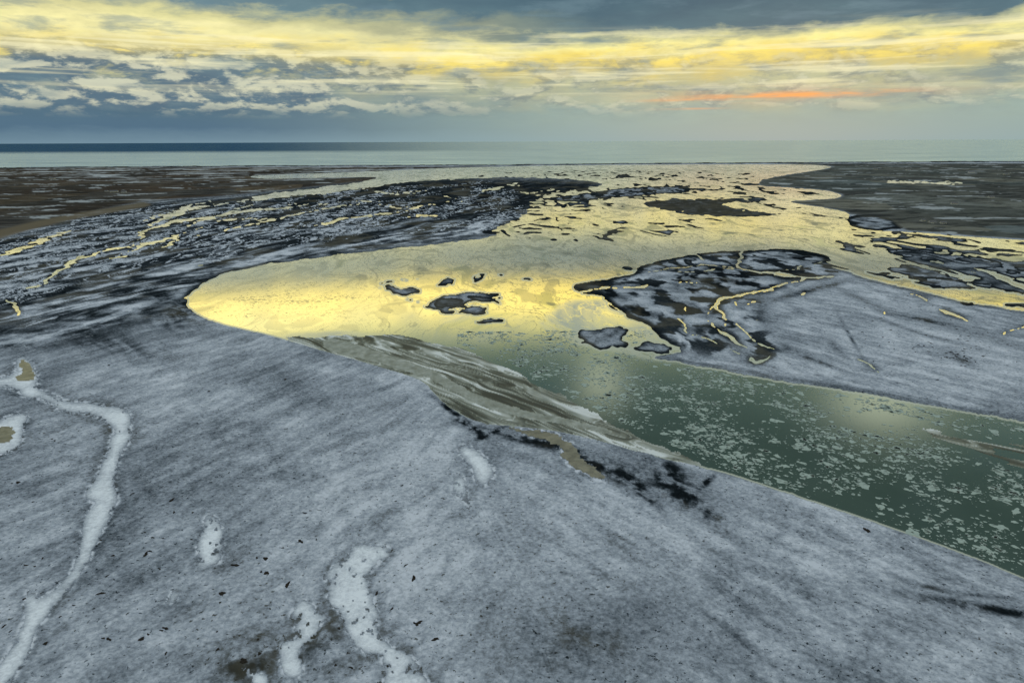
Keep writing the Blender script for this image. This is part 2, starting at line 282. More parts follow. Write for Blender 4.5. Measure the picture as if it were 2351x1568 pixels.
# ------------------------------------------------------------------ ice sheets (creeks, ponds)
creek=[(60,815),(72,830),(95,870),(80,885),(110,903),(150,922),(190,925),(230,935),(275,930),(300,950),(308,970),(290,990),(320,1000),(290,1025),(275,1060),(270,1090),(255,1120),(275,1135),(262,1170),(245,1215),(215,1265),(190,1310),(160,1360),(120,1400),(85,1445),(70,1490),(50,1530),(20,1568),(-60,1640),(-110,1640),(-40,1560),(10,1510),(40,1470),(55,1430),(50,1385),(60,1352),(85,1360),(75,1380),(110,1370),(148,1335),(176,1280),(190,1230),(195,1180),(225,1150),(190,1155),(205,1120),(230,1095),(242,1050),(256,1010),(258,985),(236,960),(190,952),(150,950),(100,918),(50,917),(40,892),(-40,897),(-40,880),(40,862),(32,842),(45,820)]
ponds=[
 ("frozen_creek","long winding frozen creek across the frosted plain","frozen creek",creek,1.0),
 ("frozen_pond","white frozen pond on frosted plain","frozen pond",[(480,1170),(495,1190),(512,1215),(510,1240),(505,1270),(490,1300),(452,1322),(448,1290),(460,1260),(456,1225),(465,1200)],1.7),
 ("frozen_pond","tiny white frozen puddle on frosted plain","frozen pond",[(365,1404),(383,1380),(400,1350),(418,1343),(410,1370),(392,1388)],1),
 ("frozen_pond","big ragged white ice patch on frosted plain","frozen pond",[(830,1240),(850,1258),(895,1245),(885,1262),(915,1280),(878,1295),(870,1320),(852,1335),(858,1370),(865,1430),(880,1480),(930,1500),(955,1530),(990,1568),(1020,1630),(900,1640),(870,1540),(870,1510),(820,1490),(790,1450),(775,1410),(745,1385),(742,1335),(750,1310),(790,1275)],2.6),
 ("frozen_pond","narrow broken white ice patch on dark ground","frozen pond",[(685,1378),(715,1390),(720,1420),(765,1395),(718,1455),(724,1490),(700,1510),(710,1545),(680,1580),(650,1550),(638,1510),(658,1480),(690,1460),(668,1430),(668,1395)],2.6),
 ("frozen_pond","small broken ice patch on dark ground","frozen pond",[(550,1515),(575,1540),(600,1560),(630,1555),(620,1600),(580,1600),(560,1560)],2.6),
 ("frozen_pond","smooth white frozen pond beside vehicle tracks","frozen pond",[(1046,1028),(1075,1022),(1100,1045),(1125,1058),(1143,1080),(1132,1105),(1110,1120),(1092,1102),(1085,1072),(1060,1052)],1.2),
 ("frozen_pond","small rutted snow patch crossed by tracks","frozen pond",[(1040,1088),(1062,1092),(1070,1115),(1098,1140),(1080,1160),(1090,1185),(1060,1155),(1038,1135)],2.6),
 ("frozen_pond","white frozen pond with brown ice centre","frozen pond",[(-90,985),(-20,975),(20,958),(70,940),(60,985),(48,1012),(50,1030),(0,1047),(-90,1060)],1.4),
 ("frozen_puddle","tiny white frozen puddle by dark mud","frozen puddle",[(1508,1136),(1528,1130),(1535,1145),(1520,1152)],1),
 ("frozen_puddle","small white frozen puddle on frosted flat","frozen puddle",[(185,775),(200,770),(225,772),(215,776),(195,782)],1.4),
 ("frozen_puddle","small pale puddle on frosted plain","frozen puddle",[(436,1003),(450,1001),(452,1006),(440,1008)],1),
 ("brown_pond","tan ice pool with dark muddy rim","shallow pool",[(1158,978),(1220,984),(1272,998),(1312,1018),(1335,1048),(1345,1062),(1375,1078),(1394,1107),(1345,1094),(1310,1072),(1290,1052),(1282,1030),(1240,1010),(1190,992)],1.2),
 ("brown_pond","brown ice centre of a frozen pond","shallow pool",[(-90,1000),(-20,985),(20,975),(38,988),(32,1008),(20,1020),(-90,1042)],1.0),
 ("brown_pond","tan ice pool at frozen creek head","shallow pool",[(52,828),(64,828),(88,862),(80,876),(40,878),(36,868),(50,858),(42,845)],1.0),
]
pmask=[]
allp=np.zeros((NV,NU),bool)
tear=fbm(WX/5,WY/8,4,133,.62)
for nm,lab,cat,pts,a in ponds:
    m=fill(pts,1); m=warp(m,(wn1+wf1*1.0)*a*5,(wn2+wf2*1.0)*a*4)
    if nm!="brown_pond": m&=(tear*1.5+.9*sstep(.15,1.0,blur(m,4))-.5>(-.05 if a>1.5 else -.38))
    pmask.append(m); allp|=m
halo=blur(allp,12,9); hal2=blur(allp,5,4)
frost=frost-.36*sstep(0,.6,halo)*(~allp)*np.clip(.7+1.4*n_mid+.8*n_str,0,2)
frost=frost+.85*sstep(.06,.6,hal2)*sstep(-.14,.28,tear)*(~allp)
frost=np.clip(frost,0,1.08)
tr=np.full((NV,NU),-1.0)
for o in (0,9):
    stroke(tr,[(1100+o,1160),(1150+o,1260),(1195+o,1360),(1235+o,1470),(1275+o,1600)],1.6,1,1)
    stroke(tr,[(865+o*.7,975),(920+o*.7,1060),(975+o*.7,1150)],1.1,1,1)
    stroke(tr,[(1048+o,1095),(1075+o,1150),(1090+o,1180)],1.6,1,1)
frost=frost-.06*(tr>.5)*(n_fin>-.1)
# ------------------------------------------------------------------ mesh helpers
idx=(RI*NU+CI)
Q=np.stack([idx[:-1,:-1],idx[1:,:-1],idx[1:,1:],idx[:-1,1:]],-1).reshape(-1,4)
def vmask_to_f(m,mode='any'):
    a=m.reshape(-1)[Q]; return a.any(1) if mode=='any' else a.all(1)
def grid_object(name,fm,zz,attrs,mat,smooth=True):
    q=Q[fm]; uq,inv=np.unique(q,return_inverse=True); inv=inv.reshape(-1)
    me=bpy.data.meshes.new(name)
    co=np.empty((len(uq),3),np.float32); co[:,0]=WX.reshape(-1)[uq]; co[:,1]=WY.reshape(-1)[uq]; co[:,2]=zz.reshape(-1)[uq]
    me.vertices.add(len(uq)); me.vertices.foreach_set('co',co.ravel())
    me.loops.add(len(inv)); me.loops.foreach_set('vertex_index',inv.astype(np.int32))
    n=len(q); me.polygons.add(n)
    me.polygons.foreach_set('loop_start',(np.arange(n)*4).astype(np.int32)); me.polygons.foreach_set('loop_total',np.full(n,4,np.int32))
    me.polygons.foreach_set('use_smooth',np.full(n,smooth))
    me.update(calc_edges=True)
    for k,a in attrs.items():
        at=me.attributes.new(k,'FLOAT','POINT'); at.data.foreach_set('value',a.reshape(-1)[uq].astype(np.float32))
    me.materials.append(mat)
    ob=bpy.data.objects.new(name,me); COL.objects.link(ob); return ob
# ------------------------------------------------------------------ node helper
def lin(r,g,b):
    f=lambda c:(c/255/12.92 if c/255<=.04045 else ((c/255+.055)/1.055)**2.4)
    return (f(r),f(g),f(b),1)
class NT:
    def __init__(s,t): s.t=t; t.nodes.clear()
    def n(s,ty,**k):
        nd=s.t.nodes.new(ty)
        for a,b in k.items(): setattr(nd,a,b)
        return nd
    def put(s,sock,v):
        if isinstance(v,bpy.types.NodeSocket): s.t.links.new(v,sock)
        elif v is not None: sock.default_value=v
    def m(s,op,a,b=None,c=None,clamp=False):
        nd=s.n('ShaderNodeMath',operation=op,use_clamp=clamp); s.put(nd.inputs[0],a); s.put(nd.inputs[1],b); s.put(nd.inputs[2],c); return nd.outputs[0]
    def step(s,x,a,b,o0=0.,o1=1.):
        nd=s.n('ShaderNodeMapRange',interpolation_type='SMOOTHSTEP'); 
        for i,v in enumerate((x,a,b,o0,o1)): s.put(nd.inputs[i],v)
        return nd.outputs[0]
    def mix(s,f,a,b,bt='MIX'):
        nd=s.n('ShaderNodeMix',data_type='RGBA',blend_type=bt); s.put(nd.inputs[0],f); s.put(nd.inputs[6],a); s.put(nd.inputs[7],b); return nd.outputs[2]
    def xyz(s,x,y,zz=0.):
        nd=s.n('ShaderNodeCombineXYZ'); s.put(nd.inputs[0],x); s.put(nd.inputs[1],y); s.put(nd.inputs[2],zz); return nd.outputs[0]
    def noise(s,vec,scale,detail=4.,rough=.5,dist=0.):
        nd=s.n('ShaderNodeTexNoise'); s.put(nd.inputs['Vector'],vec); nd.inputs['Scale'].default_value=scale; nd.inputs['Detail'].default_value=detail; nd.inputs['Roughness'].default_value=rough; nd.inputs['Distortion'].default_value=dist; return nd.outputs[0]
    def ramp(s,f,els):
        nd=s.n('ShaderNodeValToRGB'); cr=nd.color_ramp; cr.elements[0].position=els[0][0]; cr.elements[0].color=els[0][1]; cr.elements[1].position=els[1][0]; cr.elements[1].color=els[1][1]
        for p,c in els[2:]:
            e=cr.elements.new(p); e.color=c
        s.put(nd.inputs[0],f); return nd.outputs[0]
    def attr(s,name): return s.n('ShaderNodeAttribute',attribute_name=name).outputs['Fac']
    def pos(s): return s.n('ShaderNodeNewGeometry').outputs['Position']
    def sep(s,v):
        nd=s.n('ShaderNodeSeparateXYZ'); s.put(nd.inputs[0],v); return nd.outputs
    def bump(s,h,st,dist):
        nd=s.n('ShaderNodeBump'); nd.inputs['Strength'].default_value=st; nd.inputs['Distance'].default_value=dist; s.put(nd.inputs['Height'],h); return nd.outputs[0]
    def bsdf(s,col,rough=.8,nrm=None,spec=.3,metal=0.):
        nd=s.n('ShaderNodeBsdfPrincipled'); s.put(nd.inputs['Base Color'],col); s.put(nd.inputs['Roughness'],rough); s.put(nd.inputs['Specular IOR Level'],spec); s.put(nd.inputs['Metallic'],metal)
        if nrm is not None: s.put(nd.inputs['Normal'],nrm)
        return nd.outputs[0]
    def diff(s,col,nrm=None):
        nd=s.n('ShaderNodeBsdfDiffuse'); s.put(nd.inputs['Color'],col)
        if nrm is not None: s.put(nd.inputs['Normal'],nrm)
        return nd.outputs[0]
    def out(s,sh,ty='ShaderNodeOutputMaterial'):
        o=s.n(ty); s.t.links.new(sh,o.inputs['Surface'])
def material(name):
    m=bpy.data.materials.new(name); m.use_nodes=True; return m,NT(m.node_tree)
def rotated(t,ang,sx,sy):
    p=t.sep(t.pos()); c,s=math.cos(ang),math.sin(ang)
    a=t.m('ADD',t.m('MULTIPLY',p[0],c),t.m('MULTIPLY',p[1],s)); b=t.m('SUBTRACT',t.m('MULTIPLY',p[1],c),t.m('MULTIPLY',p[0],s))
    return t.xyz(t.m('DIVIDE',a,sx),t.m('DIVIDE',b,sy))
# ---- ground
mat_g,t=material("frosted_ground")
pos=t.pos()
f=t.attr('frost'); fld=t.attr('field'); tn=t.attr('tan'); ist=t.attr('snowstreak'); gr=t.attr('grass'); n1=t.attr('earth')
n2=t.noise(pos,.40,6.,.76,.2); spk=t.noise(pos,.42,3.,.65,.2)
grain=t.m('MULTIPLY',t.m('SUBTRACT',n2,.5),1.3)
val=t.m('ADD',f,t.m('MULTIPLY',grain,t.step(f,0.,.5,.35,.85)),clamp=True)
val=t.m('SUBTRACT',val,t.step(spk,.63,.68,0.,.48))
c=t.ramp(val,[(0,(.006,.009,.011,1)),(.18,(.022,.030,.036,1)),(.36,(.078,.095,.112,1)),(.55,(.178,.210,.243,1)),(.75,(.315,.360,.408,1)),(1,(.52,.57,.625,1))])
c=t.mix(t.m('MULTIPLY',t.step(n1,-.05,.3),t.step(val,.7,.3,0.,.45)),c,(.105,.10,.072,1))
vor=t.n('ShaderNodeTexVoronoi',distance='CHEBYCHEV'); t.put(vor.inputs['Vector'],rotated(t,math.radians(14),300,420)); vor.inputs['Scale'].default_value=1.
cellc=t.sep(vor.outputs['Color'])
px_=t.sep(pos)[0]
fL=t.ramp(cellc[0],[(0,(.038,.034,.028,1)),(.4,(.070,.056,.040,1)),(.6,(.045,.043,.036,1)),(.8,(.10,.082,.055,1)),(1,(.055,.055,.050,1))])
fR=t.ramp(cellc[0],[(0,(.060,.066,.062,1)),(.4,(.085,.092,.080,1)),(.6,(.070,.084,.080,1)),(.8,(.145,.15,.125,1)),(1,(.11,.135,.135,1))])
fc=t.mix(t.step(px_,-200,200),fL,fR)
fs=t.noise(rotated(t,math.radians(14),130,60),1.,6.,.72,.5)
fc=t.mix(t.step(fs,.47,.60),fc,t.mix(.65,fc,(.012,.015,.017,1)))
fc=t.mix(t.step(fs,.46,.34,0.,.5),fc,(.16,.18,.18,1))
c=t.mix(fld,c,fc)
c=t.mix(t.m('MULTIPLY',tn,.85),c,t.mix(fs,(.09,.08,.055,1),(.18,.155,.105,1)))
c=t.mix(t.m('MULTIPLY',ist,.85),c,(.42,.47,.49,1))
c=t.mix(t.m('MULTIPLY',gr,.55),c,(.060,.056,.036,1))
t.out(t.diff(c,t.bump(n2,.6,.8)))
# ---- river
def river_material(name,sea=False):
    m,t=material(name)
    pos=t.pos()
    lw=t.n('ShaderNodeLayerWeight'); facing=lw.outputs['Facing']
    refl=t.step(facing,.58,.765,.10,1.)
    if not sea:
        dens=t.attr('floe'); matte=t.attr('matte'); pale=t.attr('pale'); tone=t.attr('tone'); gz=t.attr('thin')
        a=t.noise(pos,.20,6.,.66,.8); cl=t.noise(pos,.018,3.,.6,.5)
        thr=t.m('SUBTRACT',t.m('SUBTRACT',.74,t.m('MULTIPLY',dens,.23)),t.m('MULTIPLY',t.m('SUBTRACT',cl,.5),.35))
        fl=t.step(t.m('SUBTRACT',a,thr),-.01,.025)
        icef=t.m('MAXIMUM',t.m('MULTIPLY',fl,.66),t.m('MAXIMUM',matte,pale))
        deep=t.mix(cl,(.030,.052,.043,1),(.060,.090,.074,1))
        icec=t.mix(a,(.26,.31,.28,1),(.46,.52,.47,1))
        icec=t.mix(gz,icec,(.165,.18,.14,1))
        icec=t.mix(t.step(pale,0.,.35),icec,(.47,.50,.41,1))
        rip=t.noise(rotated(t,math.radians(60),6,2),1.,3.,.55)
        nr=t.bump(t.m('ADD',t.m('MULTIPLY',t.m('MULTIPLY',rip,.6),t.m('SUBTRACT',1.,t.m('MULTIPLY',gz,.8))),t.m('MULTIPLY',tone,2.5)),.10,.3)
        body=t.diff(deep)
        gl=t.n('ShaderNodeBsdfGlossy'); gl.inputs['Roughness'].default_value=.10; t.put(gl.inputs['Normal'],nr)
        t.put(gl.inputs['Color'],t.mix(t.step(tone,.05,.4),(1,1,1,1),(.80,.84,.80,1)))
        w=t.n('ShaderNodeMixShader'); t.put(w.inputs[0],refl); t.put(w.inputs[1],body); t.put(w.inputs[2],gl.outputs[0])
        mx=t.n('ShaderNodeMixShader'); t.put(mx.inputs[0],icef); t.put(mx.inputs[1],w.outputs[0]); t.put(mx.inputs[2],t.diff(icec))
        t.out(mx.outputs[0])
    else:
        p=t.sep(pos)
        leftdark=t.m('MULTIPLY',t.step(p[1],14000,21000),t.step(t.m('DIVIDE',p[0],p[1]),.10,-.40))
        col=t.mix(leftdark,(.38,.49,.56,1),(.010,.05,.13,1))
        s=t.noise(t.xyz(t.m('DIVIDE',p[0],1500),t.m('DIVIDE',p[1],420)),1.,7.,.7,.4)
        col=t.mix(t.step(s,.4,.62,0.,.5),col,(.10,.16,.21,1))
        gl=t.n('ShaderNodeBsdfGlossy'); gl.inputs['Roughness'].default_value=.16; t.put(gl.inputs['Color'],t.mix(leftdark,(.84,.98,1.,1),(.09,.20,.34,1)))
        w=t.n('ShaderNodeMixShader'); t.put(w.inputs[0],t.step(s,.3,.7,.62,.35)); t.put(w.inputs[1],t.diff(col)); t.put(w.inputs[2],gl.outputs[0])
        t.out(w.outputs[0])
    return m
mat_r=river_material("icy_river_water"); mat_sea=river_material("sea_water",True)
# ---- sandbar
mat_bar,t=material("silty_ice_bar")
k=t.m('ADD',t.attr('silt'),t.m('MULTIPLY',t.m('SUBTRACT',t.noise(t.pos(),.45,5.,.7,.5),.5),.22))
c=t.ramp(k,[(.0,(.012,.018,.016,1)),(.28,(.055,.068,.057,1)),(.46,(.14,.162,.138,1)),(.60,(.22,.25,.222,1)),(.80,(.36,.40,.38,1)),(1,(.56,.61,.61,1))])
t.out(t.bsdf(c,.45,t.bump(k,.3,.5),.3))
# ---- ice sheets
mat_ice,t=material("white_pond_ice")
pos=t.pos(); n=t.noise(pos,.40,6.,.76,.5); nn=t.noise(pos,.06,3.,.6,.5); r=t.attr('rim')
k=t.m('ADD',t.m('ADD',t.m('MULTIPLY',n,.85),t.m('MULTIPLY',nn,.50)),t.m('MULTIPLY',t.m('SUBTRACT',r,.88),.72))
c=t.ramp(k,[(.26,(.14,.16,.18,1)),(.42,(.27,.31,.35,1)),(.56,(.41,.46,.505,1)),(.82,(.68,.74,.78,1))])
t.out(t.diff(c,t.bump(n,.5,.4)))
mat_brown,t=material("tan_pool_ice")
pos=t.pos(); n=t.noise(pos,.12,6.,.68,.8)
t.out(t.bsdf(t.mix(t.step(n,.3,.7),(.08,.08,.06,1),(.22,.215,.16,1)),.3,None,.4))
# ---- floes, clumps, houses
mat_floe,t=material("pale_floe_ice")
n=t.noise(t.pos(),.9,5.,.65,.5); t.out(t.diff(t.mix(n,(.17,.235,.205,1),(.42,.50,.45,1))))
mat_clump,t=material("dark_earth_clump")
n=t.noise(t.pos(),2.,4.,.6,.3); t.out(t.diff(t.mix(n,(.010,.010,.009,1),(.045,.040,.032,1))))
mat_wall,t=material("painted_render"); n=t.noise(t.pos(),.6,4.,.6); t.out(t.bsdf(t.mix(n,(.42,.43,.42,1),(.60,.60,.58,1)),.8))
mat_roof,t=material("corrugated_roof"); n=t.noise(t.pos(),.4,4.,.6); t.out(t.bsdf(t.mix(n,(.05,.06,.065,1),(.12,.12,.12,1)),.6))
mat_glass,t=material("window_glass"); t.out(t.bsdf((.02,.025,.03,1),.1,None,.5))
# ------------------------------------------------------------------ build terrain objects
beyond=(VV<coast-2)
A={'frost':frost,'field':fieldm*(~spit),'tan':tan,'snowstreak':ice_streak*fieldm*(~spit),'grass':grass,'earth':n_big+.5*n_mid}
fI=vmask_to_f(isl_id>0,'all'); fid=isl_id.reshape(-1)[Q].min(1)
keep=~vmask_to_f(beyond,'all')
g=grid_object("ground",keep&~fI,z,A,mat_g); g["kind"]="structure"; g["label"]="frosted grey plain and dark tidal flats beside river"; g["category"]="ground"
for i,(lab,pts) in enumerate(islands):
    fm=fI&(fid==i+1)
    if fm.sum()<4: continue
    o=grid_object("island",fm,z,A,mat_g); o["kind"]="structure"; o["label"]=lab; o["category"]="island"
# river
lobe=np.exp(-((PX-660)/300)**2-((PY-690)/75)**2)
band=np.exp(-((PX-1500)/500)**2-((PY-575+.02*(PX-1500))/14)**2)+np.exp(-((PX-1800)/90)**2-((PY-520)/28)**2)
floe=.26*sstep(790,860,PY)*sstep(900,1150,PX)+.86*lobe+.62*band+.85*np.exp(-((PX-1290)/60)**2-((PY-690)/40)**2)
floe=np.clip(floe,0,1)
gold=sstep(800,740,PY)
skim=sstep(815,745,PY)*(1-.85*lobe)
fa=fbm(WX/75+2.2*q1,WY/240+2.2*q2,3,321,.45); fb2=fbm(WX/48+1.6*q2,WY/130+2.6*q1,3,341,.42); pn=fbm(WX/60+2*q2,WY/190+2*q1,4,351,.5); fc3=fbm(WX/26+2*q1,WY/70+3*q2,2,371,.45); fd4=fbm(WX/36+2.4*q2,WY/60+3*q1,2,381,.45)
lg=sstep(-.2,.15,pn); near=sstep(480,570,PY)
lines=np.exp(-(fa/.014)**2)*.9+np.exp(-((fb2-.10)/.013)**2)*.8*near+np.exp(-((fa-.20)/.014)**2)*.8+np.exp(-(fc3/.018)**2)*.65*lg*near+np.exp(-((fb2+.16)/.013)**2)*.7+np.exp(-(fd4/.016)**2)*.6*near+np.exp(-((pn+.12)/.012)**2)*.6
pans=sstep(.16,.24,pn)*.50+sstep(.0,.12,bn)*bzc*.5+sstep(.24,.32,bn2)*.45
est=np.exp(-((PX-1450)/260)**2-((PY-395)/10)**2)*.35*sstep(-.1,.1,pn)
matte=np.clip(skim*(np.maximum(np.clip(lines,0,1)*.72,pans*.8)+est),0,.8)
tone=(pn*.5+fa*.6)*skim
palem=blur(warp(fill([(1240,745),(1250,722),(1300,690),(1392,686),(1415,700),(1465,735),(1510,765),(1540,790),(1580,806),(1570,836),(1490,826),(1420,810),(1350,797),(1290,780)]),wn1*10,wn2*6),4,3)
pale=palem*(.60+.8*fa+.5*pn+.25*np.exp(-((fa-.1)/.02)**2)-.55*np.exp(-(fb2/.03)**2)-.45*np.exp(-(fd4/.02)**2))
strip=blur(warp(fill([(620,768),(720,762),(860,760),(900,772),(860,792),(800,800),(700,790)]),wn1*4,wn2*3),3,2)
pale=np.clip(np.maximum(pale,strip*(.45+.5*n_mid)),0,.9)
shore=sstep(.02,.12,blur(~WATER,2,2,1))*sstep(.55,.3,1-Wf)*(PY>620)*(blur(main,8,6)>.4)
pale=np.maximum(pale,shore*.8)
melt=G(1120,770,190,26,.42)*np.clip(.6+1.5*pn,0,1)+G(1060,728,140,14,.5)*np.clip(.5+2*pn,0,1)
pale=np.clip(np.maximum(pale,melt),0,.9)
fr=vmask_to_f(blur(WATER,2,2,1)>.02,'any')&vmask_to_f(VV>coast+1.2,'all')
o=grid_object("river",fr,np.zeros_like(z),{'floe':floe,'matte':matte,'pale':pale,'tone':tone,'thin':gold},mat_r,False)
o["kind"]="structure"; o["label"]="wide braided half frozen river reflecting golden sky"; o["category"]="river"
# sandbar
bx0=spot(850,775); bx1=spot(1600,1060); ba=math.atan2(bx1[1]-bx0[1],bx1[0]-bx0[0])
b1=WX*math.cos(ba)+WY*math.sin(ba); b2=-WX*math.sin(ba)+WY*math.cos(ba)
sw=fbm(b1/150,b2/45,3,401)
si=fbm(b1/130+sw,b2/11+sw*3.5,5,411,.52); si2=fbm(b1/80+sw,b2/5+sw*4,3,421,.5); pt=fbm(b1/110,b2/28,3,431); si3=fbm(b1/150+sw,b2/9+sw*4,3,441,.45)
silt=.50+1.0*si+.55*si2+.50*pt-.42*np.exp(-(si2/.05)**2)*sstep(-.1,.2,pt)+.40*np.exp(-(si3/.03)**2)
silt=silt-G(1150,880,140,24,.20,28)-G(1080,960,90,10,.55,25)-G(1150,915,80,8,.3,15)+G(700,785,60,14,.1)+G(1350,960,60,40,.15,30)-G(1000,800,90,10,.15,20)-G(1010,925,50,10,.4,45)
lead=np.full((NV,NU),-1.0); stroke(lead,[(760,792,18),(830,808,18),(900,832,14),(1000,862,12),(1060,900,12),(1150,938,12),(1260,962,10),(1400,990,6)],14,1.3)
silt=np.where(warp(lead,wn1*5,wn2*4)>.5,.60+.35*n_fin,silt)
barm=fill([(640,772),(700,772),(780,770),(850,764),(930,768),(985,782),(1050,802),(1130,832),(1200,862),(1270,897),(1330,930),(1380,960),(1450,995),(1550,1037),(1650,1083),(1600,1085),(1500,1060),(1400,1030),(1300,1005),(1200,990),(1110,985),(1050,965),(1000,925),(960,885),(880,855),(800,830),(700,800)])
barm=warp(barm,(wn1+wm1+.4*wf1)*7,(wn2+wm2+.4*wf2)*6)&(z<.2)
ein=blur(barm,3,3)
barm&=(ein+.5*si2>.42)
silt=silt+.15*sstep(.9,.5,ein)
fmb=vmask_to_f(barm,'all')
o=grid_object("sandbar",fmb,np.full_like(z,.05),{'silt':silt},mat_bar,False)
o["kind"]="structure"; o["label"]="streaked silty sandbar under thin grey ice"; o["category"]="sandbar"
bar2=warp(fill([(2060,978),(2130,985),(2240,1005),(2351,1022),(2760,1090),(2760,1200),(2351,1085),(2250,1050),(2160,1015)]),(wn1+wf1)*4,(wn2+wf2)*3)
bar2&=(1.6*si+.8*sstep(.3,1,blur(bar2,6,5))>.35)
o=grid_object("sandbar",vmask_to_f(bar2,'all'),np.full_like(z,.05),{'silt':silt-.28},mat_bar,False)
o["kind"]="structure"; o["label"]="submerged streaked sandbar in green river"; o["category"]="sandbar"
for (nm,lab,cat,pts,a),m in zip(ponds,pmask):
    fm=vmask_to_f(m,'all')
    if not fm.any(): continue
    br=nm=="brown_pond"
    o=grid_object(nm,fm,z+(.16 if br else .08),{'rim':blur(m,5,4)},mat_brown if br else mat_ice)
    o["kind"]="structure"; o["label"]=lab; o["category"]=cat
# sea
me=bpy.data.meshes.new("sea"); me.from_pydata([(-400000,3500,-.4),(400000,3500,-.4),(600000,600000,-.4),(-600000,600000,-.4)],[],[(0,1,2,3)])
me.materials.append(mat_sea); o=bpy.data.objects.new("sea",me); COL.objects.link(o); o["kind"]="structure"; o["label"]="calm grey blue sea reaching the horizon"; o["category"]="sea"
# ------------------------------------------------------------------ lookup
def at(arr,X,Y):
    u,v=unworld(X,Y); c=np.clip(np.searchsorted(U,u),0,NU-1); r=np.clip(np.searchsorted(V,v),0,NV-1); return arr[r,c]
open_w=(blur(WATER&~barm&~bar2,2,2)>.98)
# ------------------------------------------------------------------ ice floes
def floe_geom(seed):
    rr=random.Random(seed); n=34; st=rr.uniform(.42,.8); ph=[rr.uniform(0,6.28) for _ in range(6)]; am=[rr.uniform(.06,.22) for _ in range(6)]
    ring=[]
    for i in range(n):
        a=2*math.pi*i/n; q=.78+sum(am[k]*math.sin((k+2)*a+ph[k])*.78**k for k in range(6))+rr.uniform(-.07,.07)
        q=max(q,.2); ring.append((q*math.cos(a),q*st*math.sin(a)))
    vs=[(x,y,-.05) for x,y in ring]+[(x*.985,y*.985,.12) for x,y in ring]
    fs=[tuple(range(n,2*n))]+[(i,(i+1)%n,n+(i+1)%n,n+i) for i in range(n)]
    return vs,fs
variants=[]
for s in range(30):
    vs,fs=floe_geom(s); me=bpy.data.meshes.new("ice_floe"); me.from_pydata(vs,[],fs); me.materials.append(mat_floe); variants.append((me,vs,fs))
clm=fbm(WX/45,WY/45,4,141)
N=150000
ux=rng.uniform(1050,2420,N); vy=rng.uniform(760,1400,N)
X,Y=world(ux,vy)
acc=(H/(F*SP+(vy-CY)*CP))**3; ok=(rng.random(N)<acc/acc.max())
ok&=at(open_w,X,Y)&(at(clm,X,Y)+rng.normal(0,.17,N)>-.05)
X,Y=X[ok],Y[ok]
sz=np.clip(rng.lognormal(-.22,.85,len(X)),.35,6.0)
app=sz/np.hypot(X,Y); order=np.argsort(-app)
print("floes",len(order))
big=order[:300]; rest=order[300:13300]
for k in big:
    me,_,_=variants[rng.integers(30)]; o=bpy.data.objects.new("ice_floe",me); COL.objects.link(o)
    o.location=(X[k],Y[k],0); o.rotation_euler=(0,0,ba+rng.normal(0,.7)); o.scale=(sz[k],sz[k],1)
    o["label"]="flat pale ice floe drifting on dark green river"; o["category"]="ice floe"; o["group"]="ice floes drifting on the river"
VS=[];FS=[]
for k in rest:
    _,vs,fs=variants[rng.integers(30)]; a=ba+rng.normal(0,.7); c_,s_=math.cos(a)*sz[k],math.sin(a)*sz[k]; b=len(VS)
    VS+=[(X[k]+x*c_-y*s_,Y[k]+x*s_+y*c_,zz) for x,y,zz in vs[34:]]; FS.append(tuple(range(b,b+34)))
me=bpy.data.meshes.new("ice_floes"); me.from_pydata(VS,[],FS); me.materials.append(mat_floe); o=bpy.data.objects.new("ice_floes",me); COL.objects.link(o)
o["kind"]="stuff"; o["label"]="scattered small pale ice floes on dark river"; o["category"]="ice floes"
# ------------------------------------------------------------------ earth clumps
def clump(seed):
    rr=random.Random(seed); vs=[];fs=[]
    n=14; ph=[rr.uniform(0,6.28) for _ in range(4)]
    for lv,(q,h) in enumerate(((1,-.1),(.86,.20),(.6,.36),(.28,.46))):
        for i in range(n):
            a=2*math.pi*i/n; w=.8*q*(1+.28*math.sin(2*a+ph[0])+.2*math.sin(3*a+ph[1])+.14*math.sin(5*a+ph[2]))*rr.uniform(.85,1.12); vs.append((w*math.cos(a),w*.7*math.sin(a),h*rr.uniform(.7,1.2)))
    for lv in range(3):
        for i in range(n): j=(i+1)%n; fs.append((lv*n+i,lv*n+j,lv*n+n+j,lv*n+n+i))
    fs.append(tuple(range(3*n,4*n)))
    return vs,fs
cm=[]
for s in range(8):
    vs,fs=clump(s); me=bpy.data.meshes.new("earth_clump"); me.from_pydata(vs,[],fs); me.materials.append(mat_clump); cm.append(me)
cl=[(655,873),(690,876),(720,872),(12,1110),(28,1112),(42,1110),(375,1238),(345,1268),(335,1275),(610,1285),(590,1283),(600,1315),(612,1318),(510,1365),(232,1365),(105,1480),(250,1470),(238,1468),(10,1440),(865,1365),(955,1435),(962,1432),(380,1445),(560,1520),(1990,1220),(305,1135),(400,1178),(950,1330),(120,1010),(126,1014),(275,748),(290,745),(440,1240),(260,1278),(470,1240),(690,1245),(650,1260),(540,1300),(700,1180),(395,1150),(215,1180),(900,1400),(660,1345),(380,795),(250,840),(480,900),(1000,1470),(325,1470),(60,1300)]
for _ in range(120): cl.append((random.uniform(0,950),random.uniform(840,1540)))
for _ in range(110): cl.append((random.gauss(2140,130),random.gauss(765,42)))
for _ in range(40): cl.append((random.gauss(2200,26),random.gauss(822,9)))
nc=0
